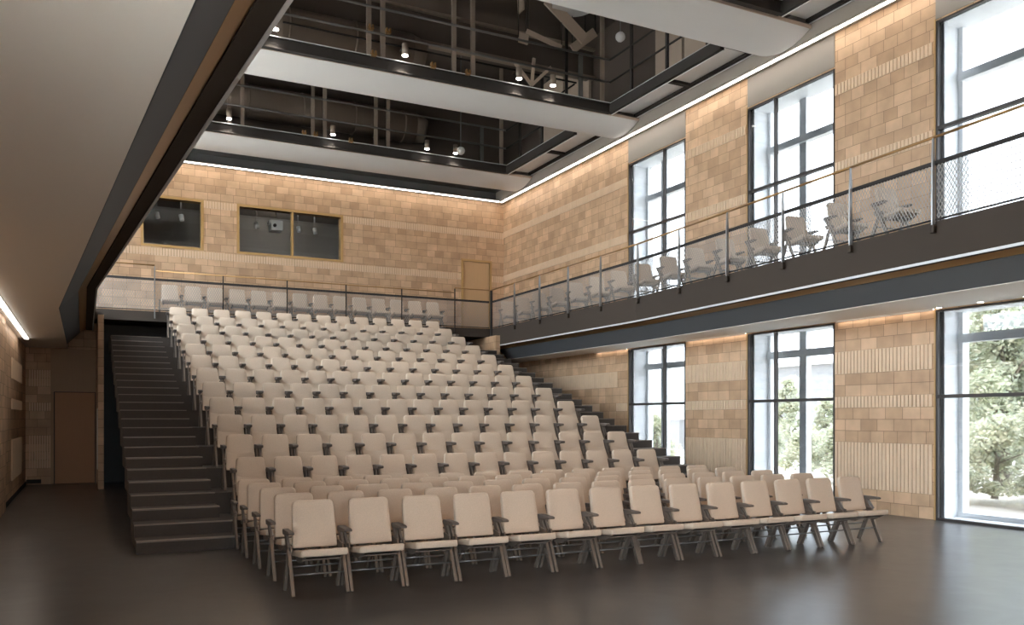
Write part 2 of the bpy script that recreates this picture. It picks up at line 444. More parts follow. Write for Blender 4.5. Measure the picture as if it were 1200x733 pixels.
for k, (a, b) in enumerate(LLOW):
    fill_window('y', a, b, 0, 3.2, XL, -1, 'added unseen ground floor window under the corridor side balcony, %s past the tiled pier' % NUM0[k], [2.01])
mb = MB()
def ribs_yl(mb, y0, y1, z0, z1, x):
    n = max(1, round((y1-y0)/.075)); p = (y1-y0)/n
    for i in range(n): mb.box(x-.002, x+.022, y0+i*p+p*.16, y0+i*p+p*.8, z0, z1)
for r0, r1 in BANDS_LOW: ribs_yl(mb, 19.6, 22.6, r0*ROW, r1*ROW, XL)
build(mb, 'ribbed_band', 'rib', wall_left)
build(MB().box(XL, XL+.015, YN, 24.3, 0, .09), 'base_strip', 'dark', wall_left)
# nearer stretch of corridor wall stands a hand's width proud
tag(build(MB().box(XL-.02, XL+.05, 11.0, 17.6, .0, ZS), 'wall_pier', 'tile_y'), 'lighter tiled pier of the corridor wall', 'wall', kind='structure')
FW = [(-1.1, .4)]  # unseen opening added mainly to light the balcony underside
mb = MB()
for a, b, c, d in holes_split(XL-.3, XR+.66, 0, 12, [(a, b, 0, 3.35) for a, b in FW]): mb.box(a, b, YN-.3, YN, c, d)
for k, (a, b) in enumerate(FW): fill_window('x', a, b, 0, 3.35, YN, -1, 'added unseen low window at the stage end, %s from the corridor wall' % NUM0[k], [])
tag(build(mb, 'wall_front', 'tile_x'), 'wall at the stage end of the hall', 'wall', kind='structure')

YC = 24.3
mb = MB()
for a, b, c, d in holes_split(XL, .42, 0, 4.1, [(-.67, .27, 0, 2.33)]): mb.box(a, b, YC, YC+.2, c, d)
wc = thing('wall_corridor', (-.5, YC, 0), 'tiled end wall of the corridor beside the brown door', 'wall', kind='structure')
build(mb, 'tiled_face', 'tile_x', wc)
mb = MB()
for r0, r1 in BANDS_LOW:
    for i in range(9): mb.box(XL+.08+i*.055, XL+.108+i*.055, YC-.022, YC+.002, r0*ROW, r1*ROW)
build(mb, 'ribbed_band', 'rib', wc)
mb = MB()
for a, b, c, d in holes_split(-.74, .29, 0, 3.42, [(-.67, .27, 0, 2.33)]): mb.box(a, b, YC-.03, YC, c, d)
build(mb, 'wood_panel', 'panel', wc)
build(MB().box(XL+.02, -.95, YC-.028, YC, .03, .13), 'floor_vent', 'dark', wc)
dr = thing('door_2', (-.2, YC, 0), 'brown flush door at the end of the corridor', 'door', kind='structure')
build(MB().box(-.65, .255, YC+.02, YC+.07, .005, 2.315), 'door_leaf', 'walnut', dr)
build(MB().box(-.67, -.65, YC-.035, YC+.07, 0, 2.33).box(.255, .27, YC-.035, YC+.07, 0, 2.33).box(-.65, .255, YC-.035, YC+.07, 2.315, 2.33), 'door_frame', 'dark', dr)
tag(build(MB().box(.30, .42, 22.0, YC, 0, 4.08), 'wall_partition', 'tile_y'), 'narrow tiled end of the partition beside the dark stairs', 'wall', kind='structure')
wp = MB().box(.285, .299, 22.3, 23.1, .45, 1.9)
tag(build(wp, 'trim_1', 'soffit'), 'pale narrow panel on the corridor side of the partition', 'trim', kind='structure')
tag(build(MB().box(.42, 10.75, YC, YC+.1, 0, 4.08), 'wall_understage', 'black'), 'wall behind the top of the stand, shade put into its colour', 'wall', kind='structure')  # black colour stands in for the unlit space under the gallery
tag(build(MB().box(10.72, 10.86, 22.3, YC, 0, 4.08), 'wall_pillar', 'tile_y'), 'tan pillar under the gallery corner', 'wall', kind='structure')

# ------------------------------------------------------------------ balconies
def bal_profile():
    # (offset from hall side, z), outer upper corner first
    return dict(fascia=[(9.82, ZF), (9.82, 3.79), (9.97, 3.79), (9.97, 3.83), (10.02, 3.83), (10.02, ZF)],
                trim=[(9.815, 3.815), (9.815, 3.78), (9.84, 3.78), (9.84, 3.789), (9.821, 3.789), (9.821, 3.815)],
                brass=[(9.975, 3.80), (10.095, 3.727), (10.115, 3.745), (9.99, 3.825)],
                edge=[(10.10, 3.72), (10.37, 3.44), (10.42, 3.44), (10.42, 3.75), (10.12, 3.75)])
def stations(y0, y1):
    ys = sorted({y0, y1, *[y for y in (15.2, 15.5) if y0 < y < y1]})
    return ys
def balcony(mirror):
    sgn = (lambda x: 2*CX-x) if mirror else (lambda x: x)
    P = bal_profile(); y0, y1 = YN+.02, 22.93
    root = thing('balcony', (sgn(11.4), 8, ZS), ('balcony over the corridor seen from below with pale soffit' if mirror else 'balcony along the window wall with brown fascia and bronze line'), 'balcony')
    def sweep(prof, name, mat):
        mb = MB()
        fns = [(lambda p, y=y: (sgn(edgeX(y, p[0])), y, p[1])) for y in stations(y0, y1)]
        mb.sweep(prof, fns); return build(mb, name, mat, root)
    sweep(P['fascia'], 'fascia', 'fascia'); sweep(P['trim'], 'steel_trim', 'pale_line')
    sweep(P['brass'], 'bronze_band', 'brass'); sweep(P['edge'], 'edge_beam', 'black')
    wx = (XL+.001) if mirror else (XR-.001)
    mb = MB(); ys = stations(y0, y1)
    fl, sf = [], []
    mb2 = MB()
    for ya, yb in zip(ys, ys[1:]):
        for (c, za, zb, m) in ((10.03, ZF-.18, ZF-.004, mb), (10.38, ZS, ZS+.1, mb2)):
            v = []
            for z in (za, zb):
                v += [(sgn(edgeX(ya, c)), ya, z), (wx, ya, z), (wx, yb, z), (sgn(edgeX(yb, c)), yb, z)]
            m.add(v, [(3,2,1,0),(4,5,6,7),(0,1,5,4),(1,2,6,5),(2,3,7,6),(3,0,4,7)])
    # carry the soffit on under the gallery
    xe = sgn(edgeX(20, 10.38)); mb2.box(min(xe, wx), max(xe, wx), y1, YC if mirror else YB, ZS, ZS+.1)
    mb.box(min(sgn(10.86), wx), max(sgn(10.86), wx), y1, YB, ZF-.18, ZF-.004)
    build(mb, 'floor_slab', 'riser', root); build(mb2, 'soffit', 'soffit', root)
    return root
balcony(False); balcony(True)
# gallery across the rear
g = thing('gallery', (CX, 24, 4.08), 'narrow gallery above the top tier with dark steel edge', 'gallery')
build(MB().box(.22, 10.84, 22.95, 23.05, 4.08, ZF), 'edge_beam', 'fascia', g)
build(MB().box(.22, 10.84, 23.05, YB-.002, 4.12, ZF-.004), 'floor_slab', 'riser', g)
# soffit downlights along the windows
for i, y in enumerate((9.0, 8.3, 7.6)):
    t = thing('downlight', (12.15, y, ZS-.012), 'tiny round downlight in the balcony soffit above the big window, %s from the tiled pier' % ('first', 'second', 'third')[i], 'downlight', 'soffit downlights')
    build(MB().tube((12.15, y, ZS-.002), (12.15, y, ZS-.014), .05, 16), 'ring', 'steel', t)
    build(MB().tube((12.15, y, ZS-.0141), (12.15, y, ZS-.018), .038, 16), 'lens', 'lamp', t)

# hidden wall washers in the soffit gap over each lower pier
for k, (a, b) in enumerate(piers[:4]):
    t = thing('wall_washer', (12.30, (a+b)/2, ZS-.03), 'thin light line in the soffit over the tiled pier, %s from the stand' % ('first', 'second', 'third', 'fourth')[k], 'light', 'wall washers under the balcony')
    build(MB().box(12.275, 12.30, (a if k else a), (b-.1 if k else 19.4), ZS-.012, ZS-.002), 'diffuser', 'strip_dim', t)
    build(MB().box(12.262, 12.274, a, (b-.1 if k else 19.4), ZS-.03, ZS-.002), 'lip', 'soffit', t)

# ------------------------------------------------------------------ guard rails
def expanded(mb, p, q, z0, z1, cw=.056, sh=.098, w=.0056, th=.002):
    # expanded metal: upright zigzag strands that meet to form diamonds, between p and q (xy)
    p = Vector(p); q = Vector(q); L = (q-p).length; d = (q-p)/L; nrm = Vector((-d.y, d.x))
    cols = max(2, round(L/(cw/2))); st = L/cols
    n = max(2, 2*round((z1-z0)/sh)); dz = (z1-z0)/n
    for j in range(cols):
        sg = 1 if j % 2 else -1; vs = []; fs = []
        for i in range(n+1):
            c = p+d*((j+.5)*st+sg*(1 if i % 2 else -1)*st*.47); z = z0+dz*i
            for (a, o) in ((-w, -th), (w, -th), (w, th), (-w, th)):
                Q = c+d*a+nrm*o; vs.append((Q.x, Q.y, z))
        for i in range(n):
            A = i*4; B = A+4
            for a, b in ((0,1),(1,2),(2,3),(3,0)): fs.append((A+a, A+b, B+b, B+a))
        mb.add(vs, fs)

def post(mb, x, y, dx, dy, zb, zt):
    # flat tapered blade, foot bolted outside the fascia; (dx,dy) = outward
    px, py = -dy, dx
    w0, w1, t = .032, .012, .011
    vs = []
    for z, w in ((zb, w0*.6), (zb+.12, w0), (zt-.25, w0*.8), (zt, w1)):
        for a, b in ((-1,-1),(1,-1),(1,1),(-1,1)):
            vs.append((x+px*t*a+dx*w*b, y+py*t*a+dy*w*b, z))
    fs = [(0,1,2,3),(15,14,13,12)]
    for k in range(3):
        for i in range(4):
            j = (i+1) % 4; fs.append((k*4+i, k*4+j, k*4+4+j, k*4+4+i))
    mb.add(vs, fs)

ry = [22.82, 21.3, 19.83, 18.34, 16.84, 15.33, 13.75, 12.2, 10.7, 9.2, 7.72, 6.2, 4.7, 3.2]
CP = 9.80
gr = thing('guard_rail', (10.5, 14, ZF), 'guard rail with mesh and bronze handrail on the window side balcony', 'railing')
for i, y in enumerate(ry):
    x = edgeX(y, CP-.015)
    mb = MB(); post(mb, x, y, -1, 0, 4.20, 5.46)
    if i == 0:
        mb = MB().box(x-.03, x+.03, y-.03, y+.03, 4.12, 5.46)
    pst = build(mb, 'post', 'steel' if i else 'dark', gr)
    if i: build(MB().box(x-.035, x+.018, y-.035, y+.035, 4.17, 4.285), 'foot', 'fascia', pst, bevel=.012, seg=2)
pts = [(edgeX(y, CP), y) for y in ry]
mb = MB()
for (a, b), (c, d) in zip(pts, pts[1:]): mb.tube((a, b, 5.475), (c, d, 5.475), .02, 8)
build(mb, 'handrail', 'brass', gr, True)
mb = MB()
for (a, b), (c, d) in zip(pts, pts[1:]): mb.beam((a+.035, b, 5.13), (c+.035, d, 5.13), .045, .05)
for (a, b), (c, d) in zip(pts, pts[1:]): mb.beam((a+.035, b, 4.36), (c+.035, d, 4.36), .03, .02)
build(mb, 'top_rail', 'dark', gr)
for (a, b), (c, d) in zip(pts, pts[1:]):
    mb = MB(); expanded(mb, (a+.035, b-.02), (c+.035, d+.02), 4.37, 5.11, w=.0046)
    build(mb, 'mesh_panel', 'mesh', gr)

gx = [.24, 1.58, 3.21, 4.84, 6.44, 8.05, 9.68, 10.80]
YG = 22.93
gr = thing('guard_rail', (CX, YG, ZF), 'guard rail with mesh and thin handrail across the top gallery', 'railing')
for i, x in enumerate(gx):
    if i in (0, 7): continue
    mb = MB(); top = 5.45 if i in (1, 6) else 5.33
    mb.box(x-.013, x+.013, YG-.05, YG-.02, 4.15, top)
    build(mb, 'post', 'steel' if i == 1 else 'dark', gr)
mb = MB()
for a, b, z in ((.24, 1.58, 5.475), (1.58, 9.68, 5.335), (9.68, 10.84, 5.475)): mb.tube((a, YG-.03, z), (b, YG-.03, z), .017, 8)
build(mb, 'handrail', 'brass', gr, True)
build(MB().box(.24, 10.8, YG-.02, YG+.02, 5.10, 5.155).box(.24, 10.8, YG-.015, YG+.015, 4.35, 4.37), 'top_rail', 'dark', gr)
for a, b in zip(gx, gx[1:]):
    mb = MB(); expanded(mb, (a+.02, YG), (b-.02, YG), 4.37, 5.10)
    build(mb, 'mesh_panel', 'mesh', gr)

# ------------------------------------------------------------------ stand and stairs
RT, TD, Y1 = .30, .932, 11.69
XA, XB = .57, 10.58
st = thing('seating_platform', (CX, 17, 0), 'dark carpeted stepped platform carrying the tiered seats', 'platform')
for k in range(12):
    y0 = Y1+TD*k; z = RT*(k+1)
    x0 = XA-.006*k if 0 else XA
    mb = MB()
    y2 = (y0+TD) if k < 11 else 22.9
    mb.box(x0, XB, y0, (y2 if k < 11 else YC-.002), 0 if k == 0 else z-RT-.02, z)
    o = build(mb, 'tier', 'riser', st)
def flight(x0, x1, lab, open_side):
    root = thing('stair', ((x0+x1)/2, 17, 0), lab, 'stairs')
    for k in range(12):
        y0 = Y1+TD*k-TD/2; z = RT*k+RT/2
        xx0, xx1 = x0, x1
        if k == 0: xx0, xx1 = (x0, x1+.12) if open_side < 0 else (x0-.12, x1)
        mb = MB().box(xx0, xx1, y0+.003, Y1+TD*k, RT*k+.0005 if k else 0, z)
        s_ = build(mb, 'step', 'riser', root)
        build(MB().box(xx0, xx1, y0-.006, y0+.10, z-.012, z+.006), 'nosing', 'tread', s_)
        build(MB().box(xx0, xx1, Y1+TD*k-.006, Y1+TD*k+.05, RT*(k+1)-.008, RT*(k+1)+.006), 'tier_nosing', 'tread', s_)
    return root
flight(XA, 1.66, 'dark carpeted stairs beside the corridor partition', -1)
flight(9.46, XB, 'dark carpeted stairs beside the window wall', 1)
# ------------------------------------------------------------------ chairs
def quadstrip_loft(mb, rings, cap=True):
    n = len(rings[0]); vs = [p for r in rings for p in r]; fs = []
    for k in range(len(rings)-1):
        for i in range(n):
            j = (i+1) % n; fs.append((k*n+i, k*n+j, (k+1)*n+j, (k+1)*n+i))
    if cap: fs += [tuple(range(n))[::-1], tuple(range((len(rings)-1)*n, len(rings)*n))]
    mb.add(vs, fs)

def pad(w0, w1, hgt, th, r, place, bulge=.012, n=5):
    """cushion: width w0 at v=0 to w1 at v=hgt, rounded corners at the v=hgt end; place(u, v, t) -> 3D"""
    out = []
    rb = .012
    def corner(cx, cy, rr, a0, a1, k):
        return [(cx+rr*math.cos(a0+(a1-a0)*i/k), cy+rr*math.sin(a0+(a1-a0)*i/k)) for i in range(k+1)]
    W0, W1 = w0/2, w1/2
    out += corner(W0-rb, rb, rb, -PI/2, 0, 2)
    out += corner(W1-r, hgt-r, r, 0, PI/2, n)
    out += corner(-W1+r, hgt-r, r, PI/2, PI, n)
    out += corner(-W0+rb, rb, rb, PI, 3*PI/2, 2)
    mb = MB(); e = .014
    def ring(ins, t):
        c = (0, hgt/2); res = []
        for (x, y) in out:
            sx = 1-ins/(W0); sy = 1-ins/(hgt/2)
            res.append(place(x*sx, c[1]+(y-c[1])*sy, t))
        return res
    rings = [ring(.10, -bulge*.75), ring(.05, -bulge*.5), ring(.014, 0.0), ring(.004, .004), ring(0, e), ring(0, th-e), ring(.004, th-.004), ring(.014, th)]
    quadstrip_loft(mb, rings)
    return mb

def chair(name, label, cat, group, ztop, frame_x, folded, arms, seat_on=True):
    root = thing(name, (0, 0, 0), label, cat, group)
    zb = .42; H = ztop-zb; tilt = .10
    def pb(u, v, t):   # back cushion; t grows to the rear
        f = v/H
        return (u, -tilt+tilt*f-.035+t*.98, zb+v-t*.15)
    build(pad(.44 if folded else .43, .378 if folded else .402, H, .06, .05, pb), 'backrest', 'fabric', root, True)
    if folded:
        L = .27
        def ps(u, v, t):  # tipped up seat, its top edge sunk into the line of the back
            f = v/L; z = .295+v; g = (z-zb)/H
            back = -tilt+tilt*g-.035
            return (u, back-.004-.075*(1-f)**1.3+t*.9, z-t*.1)
        build(pad(.43, .405, L, .05, .03, ps, .004), 'seat', 'fabric', root, True)
    else:
        D = .41
        def ps(u, v, t):  # seat; v grows to the front, t grows downwards
            f = v/D
            return (u, -.085-v, .392+.060*f-t*(1-.25*(1-f))-.006*math.sin(PI*f))
        build(pad(.435, .445, D, .068, .03, ps, .008), 'seat', 'fabric', root, True)
        mb = MB()
        for s in (-1, 1):
            x = s*.175
            mb.prism([(-.14, .335), (-.44, .378), (-.43, .362), (-.30, .305), (-.16, .30)], x-.012, x+.012, lambda p, t: (t, p[0], p[1]))
        mb.box(-.19, .19, -.38, -.16, .334, .346)
        build(mb, 'seat_frame', 'frame', root)
    for s in (-1, 1):
        x = s*frame_x
        build(MB().beam((x, -.13, .435), (x, -.33, 0), .030, .044), 'leg', 'frame', root)
        build(MB().beam((x, -.15, .425), (x, .035, 0), .028, .046), 'leg', 'frame', root)
    for s in (-1, 1):
        x = s*(frame_x-.012)
        build(MB().prism([(-.22, .40), (-.05, .40), (-.02, .46), (-.07, .47), (-.20, .45)], x-.008, x+.008, lambda p, t: (t, p[0], p[1])), 'side_plate', 'frame', root)
    if not folded:
        build(MB().tube((-frame_x, -.245, .185), (frame_x, -.245, .185), .0085, 8), 'stretcher', 'rod', root, True)
        build(MB().tube((-frame_x, -.07, .235), (frame_x, -.07, .235), .0085, 8), 'stretcher', 'rod', root, True)
    return root

def arm_set(root, x, wide, up=0., ww=0.):
    mb = MB()
    w = ww or (.076 if wide else .055)
    prof = [(-.005, .575), (-.02, .600), (-.25, .594), (-.285, .586), (-.28, .566), (-.10, .548), (-.03, .545)]
    if up: prof = [(a, b+up-(.012 if b < .575 else 0)) for a, b in prof]
    mb.prism(prof, x-w/2, x+w/2, lambda p, t: (t, p[0], p[1]))
    o = build(mb, 'armrest', 'arm', root, bevel=.004, seg=1)
    mb = MB()
    offs = (-.02, .02) if wide else (0,)
    for d in offs:
        mb.beam((x+d, -.155, .42), (x+d, -.05-.02*(up > 0), .56+up), .024, .062, (0, -1, 0))
    build(mb, 'arm_support', 'frame', root)

NUM = ['first', 'second', 'third', 'fourth', 'fifth', 'sixth', 'seventh', 'eighth', 'ninth', 'tenth', 'eleventh', 'twelfth', 'thirteenth', 'fourteenth', 'fifteenth']
def seat_place(c, n):
    if c == 0: return 'at the corridor-stair end'
    if c == n-1: return 'at the window end'
    if c < n/2: return NUM[c]+' from the corridor-stair end'
    return NUM[n-1-c]+' from the window end'
FLOORROW = ['front floor row', 'second floor row', 'third floor row', 'fourth floor row', 'fifth floor row']

# floor chairs: 5 rows of 14
PF, X0F = .56, 1.985
mid = chair('floor_chair', 'x', 'chair', 'beige floor chairs', .865, .257, False, 1)
arm_set(mid, .28, True)
endc = chair('floor_chair', 'x', 'chair', 'beige floor chairs', .865, .257, False, 1)
arm_set(endc, .28, True); arm_set(endc, -.262, False)
used = {mid.name: False, endc.name: False}
def put(src, loc, rz, label, group):
    if not used.get(src.name, True):
        used[src.name] = True
        src.location = loc; src.rotation_euler = (0, 0, rz); src['label'] = label; src['group'] = group
        return src
    return copy_tree(src, loc, rz, label, group)
rows_y = [8.25, 9.09, 9.9, 10.72, 11.45]
for r, y in enumerate(rows_y):
    for c in range(14):
        src = endc if c == 0 else mid
        put(src, (X0F+PF*c+random.uniform(-.004, .004), y+random.uniform(-.008, .008), 0), random.uniform(-.012, .012),
            'beige chair with seat down, %s, %s' % (FLOORROW[r], seat_place(c, 14)), 'beige floor chairs')

# tip-up seats: 12 tiers of 14
PT, X0T = .5195, 2.085
mid = chair('tip_up_seat', 'x', 'chair', 'tip-up seats on the tiers', .815, .240, True, 1)
arm_set(mid, .26, True, .065, .088)
endt = chair('tip_up_seat', 'x', 'chair', 'tip-up seats on the tiers', .815, .240, True, 1)
arm_set(endt, .26, True, .065, .088); arm_set(endt, -.245, False, .065)
used[mid.name] = False; used[endt.name] = False
TIER = ['lowest tier'] + [n+' tier from the bottom' for n in NUM[1:11]] + ['top tier']
for k in range(12):
    for c in range(14):
        src = endt if c == 0 else mid
        put(src, (X0T+PT*c, 12.30+TD*k, RT*(k+1)), 0, 'beige tip-up seat, %s, %s' % (TIER[k], seat_place(c, 14)), 'tip-up seats on the tiers')

# balcony chairs: one behind the other, turned a little to the hall
bc = chair('balcony_chair', 'x', 'chair', 'chairs along the window side balcony', .865, .257, False, 2)
arm_set(bc, .262, False); arm_set(bc, -.262, False)
used[bc.name] = False
for i in range(15):
    y = 9.02+.992*i
    put(bc, (edgeX(y, 9.82)+.56, y+.05, ZF-.003), -.09+random.uniform(-.03, .03),
        'beige chair on the window side balcony, %s' % (NUM[i]+' behind the rail counting from the viewer' if i < 8 else NUM[14-i]+' counting from the gallery corner'), 'chairs along the window side balcony')
# gallery chairs
gc = chair('gallery_chair', 'x', 'chair', 'row of chairs on the top gallery', .865, .257, False, 2)
arm_set(gc, .28, True)
used[gc.name] = False
for i in range(14):
    x = 2.03+.5715*i
    put(gc, (x, 24.15, ZF-.003), 0, 'beige chair behind the gallery mesh, %s' % (seat_place(i, 14)), 'row of chairs on the top gallery')

# ------------------------------------------------------------------ ceiling perimeter, strips, grey panels
tag(build(MB().box(XL, XR-.013, 24.12, YB-.011, 9.05, 9.35), 'ceiling_border', 'black'), 'dark bulkhead along the top of the rear wall', 'ceiling', kind='structure')
tag(build(MB().box(12.06, XR-.013, YN, YB-.012, 8.73, 9.35), 'ceiling_bulkhead', 'taupe'), 'taupe bulkhead along the top of the window wall', 'ceiling', kind='structure')
def strip(name, lab, x0, x1, y0, y1, z0, z1, mat='strip', wall=''):
    t = thing(name, ((x0+x1)/2, (y0+y1)/2, z0), lab, 'light', 'linear light strips')
    horiz = (x1-x0) > (y1-y0); w = .012
    build(MB().box(x0, x1, y0, y1, z0, z0+.02), 'diffuser', mat, t)
    mb = MB().box(x0-w, x1+w, y0-w, y1+w, z0+.0201, z1)
    
    if wall == 'y': mb.box(x0, x1, y1+w, YB-.01, z0+.03, z1)
    build(mb, 'housing', 'taupe', t)
strip('light_strip', 'long light strip above the tiled window wall', 12.08, 12.14, YN+.1, YB-.33, ZC-.10, ZC-.0405, wall='x')
strip('light_strip', 'light strip along the top of the rear wall', XL+.2, 12.05, YB-.305, YB-.25, ZC-.08, ZC-.03, wall='y')
strip('light_strip', 'short light strip on the soffit beside the corridor wall', -1.16, -1.08, 9.0, 21.5, ZS-.03, ZS+.004, 'strip_dim')

def ceiling_panel(y0, y1, lab):
    t = thing('ceiling_panel', (11.6, (y0+y1)/2, 9.05), lab, 'ceiling panel', 'grey ceiling panels by the window wall')
    build(MB().box(11.18, 11.95, y0+.1, y1, 9.06, 9.09), 'panel_sheet', 'greyceil', t)
    mb = MB().box(11.95, 12.055, y0, y1, 9.0, 9.10).box(11.18, 11.95, y0, y0+.1, 8.99, 9.10)
    build(mb, 'border_frame', 'dark', t)
    build(MB().box(12.03, 12.055, y0, y1, 8.985, 8.9999), 'bright_edge', 'pale_line', t)
seg = [(18.45, 20.4), (20.4, 22.6), (24.0, 24.25), (13.0, 14.95), (14.95, 17.1), (7.5, 9.5), (9.5, 11.6), (2.0, 4.0), (4.0, 6.1)]
labs = ['grey ceiling panel between the far and middle white clouds, near half', 'grey ceiling panel between the far and middle white clouds, deep half', 'dark sliver of ceiling panel at the rear corner',
        'grey ceiling panel between the near and middle white clouds, near half', 'grey ceiling panel between the near and middle white clouds, deep half',
        'grey ceiling panel before the near cloud, toward the viewer', 'grey ceiling panel before the near cloud, touching it', 'grey ceiling panel over the open floor', 'grey ceiling panel over the open floor, deeper one']
for (a, b), l in zip(seg, labs): ceiling_panel(a, b, l)

# white acoustic clouds: shallow arcs hung below the decks
def cloud(y0, y1, lab):
    x0, x1 = XL+.2, 12.045
    t = thing('ceiling_cloud', (CX, (y0+y1)/2, 8.7), lab, 'acoustic panel', 'white acoustic clouds')
    n = 14; rise = .17
    lo = [(y0+(y1-y0)*i/n, 8.90-rise*(1-(2*i/n-1)**2)) for i in range(n+1)]
    up = [(y, z+.045) for y, z in lo][::-1]
    build(MB().prism(lo+up, x0, x1, lambda p, t_: (t_, p[0], p[1])), 'sheet', 'cloud', t)
    build(MB().box(x0, x1+.01, y0-.02, y0-.001, 8.893, 8.955), 'front_edge', 'oakframe' if 0 else 'board', t)
    mb = MB()
    for x in (.5, 3.5, 6.5, 9.5, 11.8): mb.tube((x, (y0+y1)/2, 8.76), (x, (y0+y1)/2, 9.1), .012, 6)
    build(mb, 'hanger', 'dark', t)
cloud(11.58, 12.92, 'white curved acoustic cloud nearest the viewer')
cloud(17.05, 18.43, 'white curved acoustic cloud in the middle of the ceiling')
cloud(22.58, 24.1, 'white curved acoustic cloud closest to the rear wall')
cloud(6.1, 7.45, 'white curved acoustic cloud above the open floor')

# catwalks
def catwalk(yf, yn, lab, posts):
    """opening from yn (near) to yf (far), deck over the cloud behind yf"""
    t = thing('catwalk', (CX, yf, 8.85), lab, 'catwalk', 'dark steel catwalks')
    x0, x1 = XL+.02, 11.10
    build(MB().box(x0, x1, yf-.05, yf+.03, 8.86, 9.10).box(x0, x1, yf-.09, yf-.05, 9.07, 9.10).box(x0, x1, yf-.09, yf-.05, 8.86, 8.885), 'edge_beam', 'dark', t)
    build(MB().box(x0, x1, yf-.095, yf-.0901, 9.082, 9.10), 'edge_strip', 'pale_line', t)
    build(MB().box(x1-.02, x1+.08, yn, yf, 8.86, 9.10), 'edge_beam', 'dark', t)
    build(MB().box(x1-.026, x1-.0201, yn, yf, 9.085, 9.10), 'edge_strip', 'pale_line', t)
    build(MB().box(x1+.06, x1+.078, yn, yf, 8.845, 8.8599), 'edge_strip', 'pale_line', t)
    build(MB().box(x0, x1, yf+.03, yf+1.65, 9.04, 9.09), 'deck', 'dark', t)
    for z in (9.60, 10.13):
        build(MB().tube((x0, yf-.02, z), (x1, yf-.02, z), .027, 8), 'rail', 'rod', t, True)
        build(MB().tube((x1, yf-.02, z), (x1, yn, z), .022, 8), 'rail', 'dark', t, True)
    build(MB().tube((x0, yf+1.5, 10.13), (x1, yf+1.5, 10.13), .022, 8), 'rail', 'dark', t, True)
    build(MB().tube((x0, yf+1.5, 9.60), (x1, yf+1.5, 9.60), .022, 8), 'rail', 'dark', t, True)
    for x, ztop in posts:
        build(MB().box(x-.045, x+.045, yf+.03, yf+.10, 9.05, ztop), 'post', 'duct' if ztop > 11 else 'rod', t)
    for k in range(3):
        y = yn+(yf-yn)*(k+.3)/3
        build(MB().box(x1-.03, x1+.03, y-.03, y+.03, 9.1, 11.99), 'post', 'dark', t)
catwalk(22.4, 18.5, 'catwalk between the middle and rear white clouds', [(1.6, 11.99), (3.3, 11.99), (3.62, 11.99), (5.42, 11.99), (5.74, 11.99), (7.15, 11.99), (7.5, 11.99), (10.35, 10.13), (10.98, 11.99)])
catwalk(16.9, 12.95, 'catwalk between the near and middle white clouds', [(1.2, 11.99), (3.45, 11.99), (5.25, 11.99), (5.55, 11.99), (7.15, 11.99), (7.6, 11.99), (10.35, 10.13), (10.95, 11.99)])
catwalk(11.4, 7.5, 'catwalk in front of the near white cloud', [(3.4, 11.99), (5.6, 11.99), (9.0, 11.99), (10.95, 11.99)])

# roof clutter above the catwalks
def single(mb, name, mat, label, cat, group=None, **k):
    return tag(build(mb, name, mat, **k), label, cat, group)
def duct(y, x0, x1, z, r, lab):
    t = thing('air_duct', ((x0+x1)/2, y, z), lab, 'duct', 'air ducts under the roof')
    build(MB().tube((x0, y, z), (x1, y, z), r, 24), 'duct_tube', 'duct', t, True)
    mb = MB()
    x = x0+.6
    while x < x1: mb.tube((x, y, z), (x+.05, y, z), r+.02, 24); x += 1.5
    build(mb, 'joint_ring', 'duct', t, True)
    build(MB().tube((x1, y, z), (x1+.35, y-.15, z-.1), r, 24, r*.75), 'outlet', 'duct', t, True)
duct(19.1, XL+.2, 6.9, 10.35, .42, 'round air duct over the middle opening')
duct(24.3, XL+.2, 8.9, 10.45, .45, 'round air duct over the rear opening')
for i, (y, l) in enumerate([(14.2, 'deep roof beam over the middle opening'), (19.6, 'deep roof beam over the rear opening'), (9.2, 'deep roof beam over the near opening')]):
    t = thing('roof_beam', (CX, y, 11), l, 'roof beam', 'steel roof beams')
    build(MB().box(XL, XR, y-.02, y+.02, 10.9, 11.6), 'web', 'roof', t)
    build(MB().box(XL, XR, y-.14, y+.14, 10.84, 10.9), 'flange', 'duct', t)
    build(MB().box(XL, XR, y-.14, y+.14, 11.6, 11.66), 'flange', 'duct', t)
for (x0, z0, x1, z1, y, w_, l) in [(9.75, 11.55, 10.8, 10.8, 17.5, .30, 'tilted pale felt board hanging under the roof beam'), (9.1, 11.75, 9.12, 11.15, 17.6, .26, 'short upright felt board beside the tilted one'),
        (9.2, 10.68, 10.15, 10.48, 17.5, .12, 'narrow felt board level with the top rail'), (10.5, 10.55, 11.15, 11.1, 17.6, .22, 'felt board rising toward the window wall'), (9.0, 10.5, 9.25, 10.48, 17.5, .24, 'small square felt board behind the rail'),
        (6.2, 11.7, 6.9, 11.75, 17.6, .3, 'felt board over the duct end')]:
    t = thing('felt_board', ((x0+x1)/2, y, z0), l, 'acoustic board', 'felt boards under the roof')
    build(MB().beam((x0, y, z0), (x1, y, z1), .05, w_), 'sheet', 'board', t, bevel=.01, seg=1)
    build(MB().tube((x0, y, z0), (x0, y, 12), .01, 6).tube((x1, y, z1), (x1, y, 12), .01, 6), 'hanger', 'dark', t)
t = thing('ceiling_disc', (10.3, 17.2, 11.35), 'round grey disc hanging beside the near cloud', 'acoustic disc')
build(MB().tube((10.3, 17.2, 11.35), (10.3, 17.2, 11.42), .5, 40), 'disc', 'greyceil', t)
build(MB().tube((10.3, 17.2, 11.42), (10.3, 17.2, 12), .015, 6), 'hanger', 'dark', t)
t = thing('brace_frame', (9.1, 16.5, 9.2), 'three pale braces fanning up from the middle catwalk', 'brace')
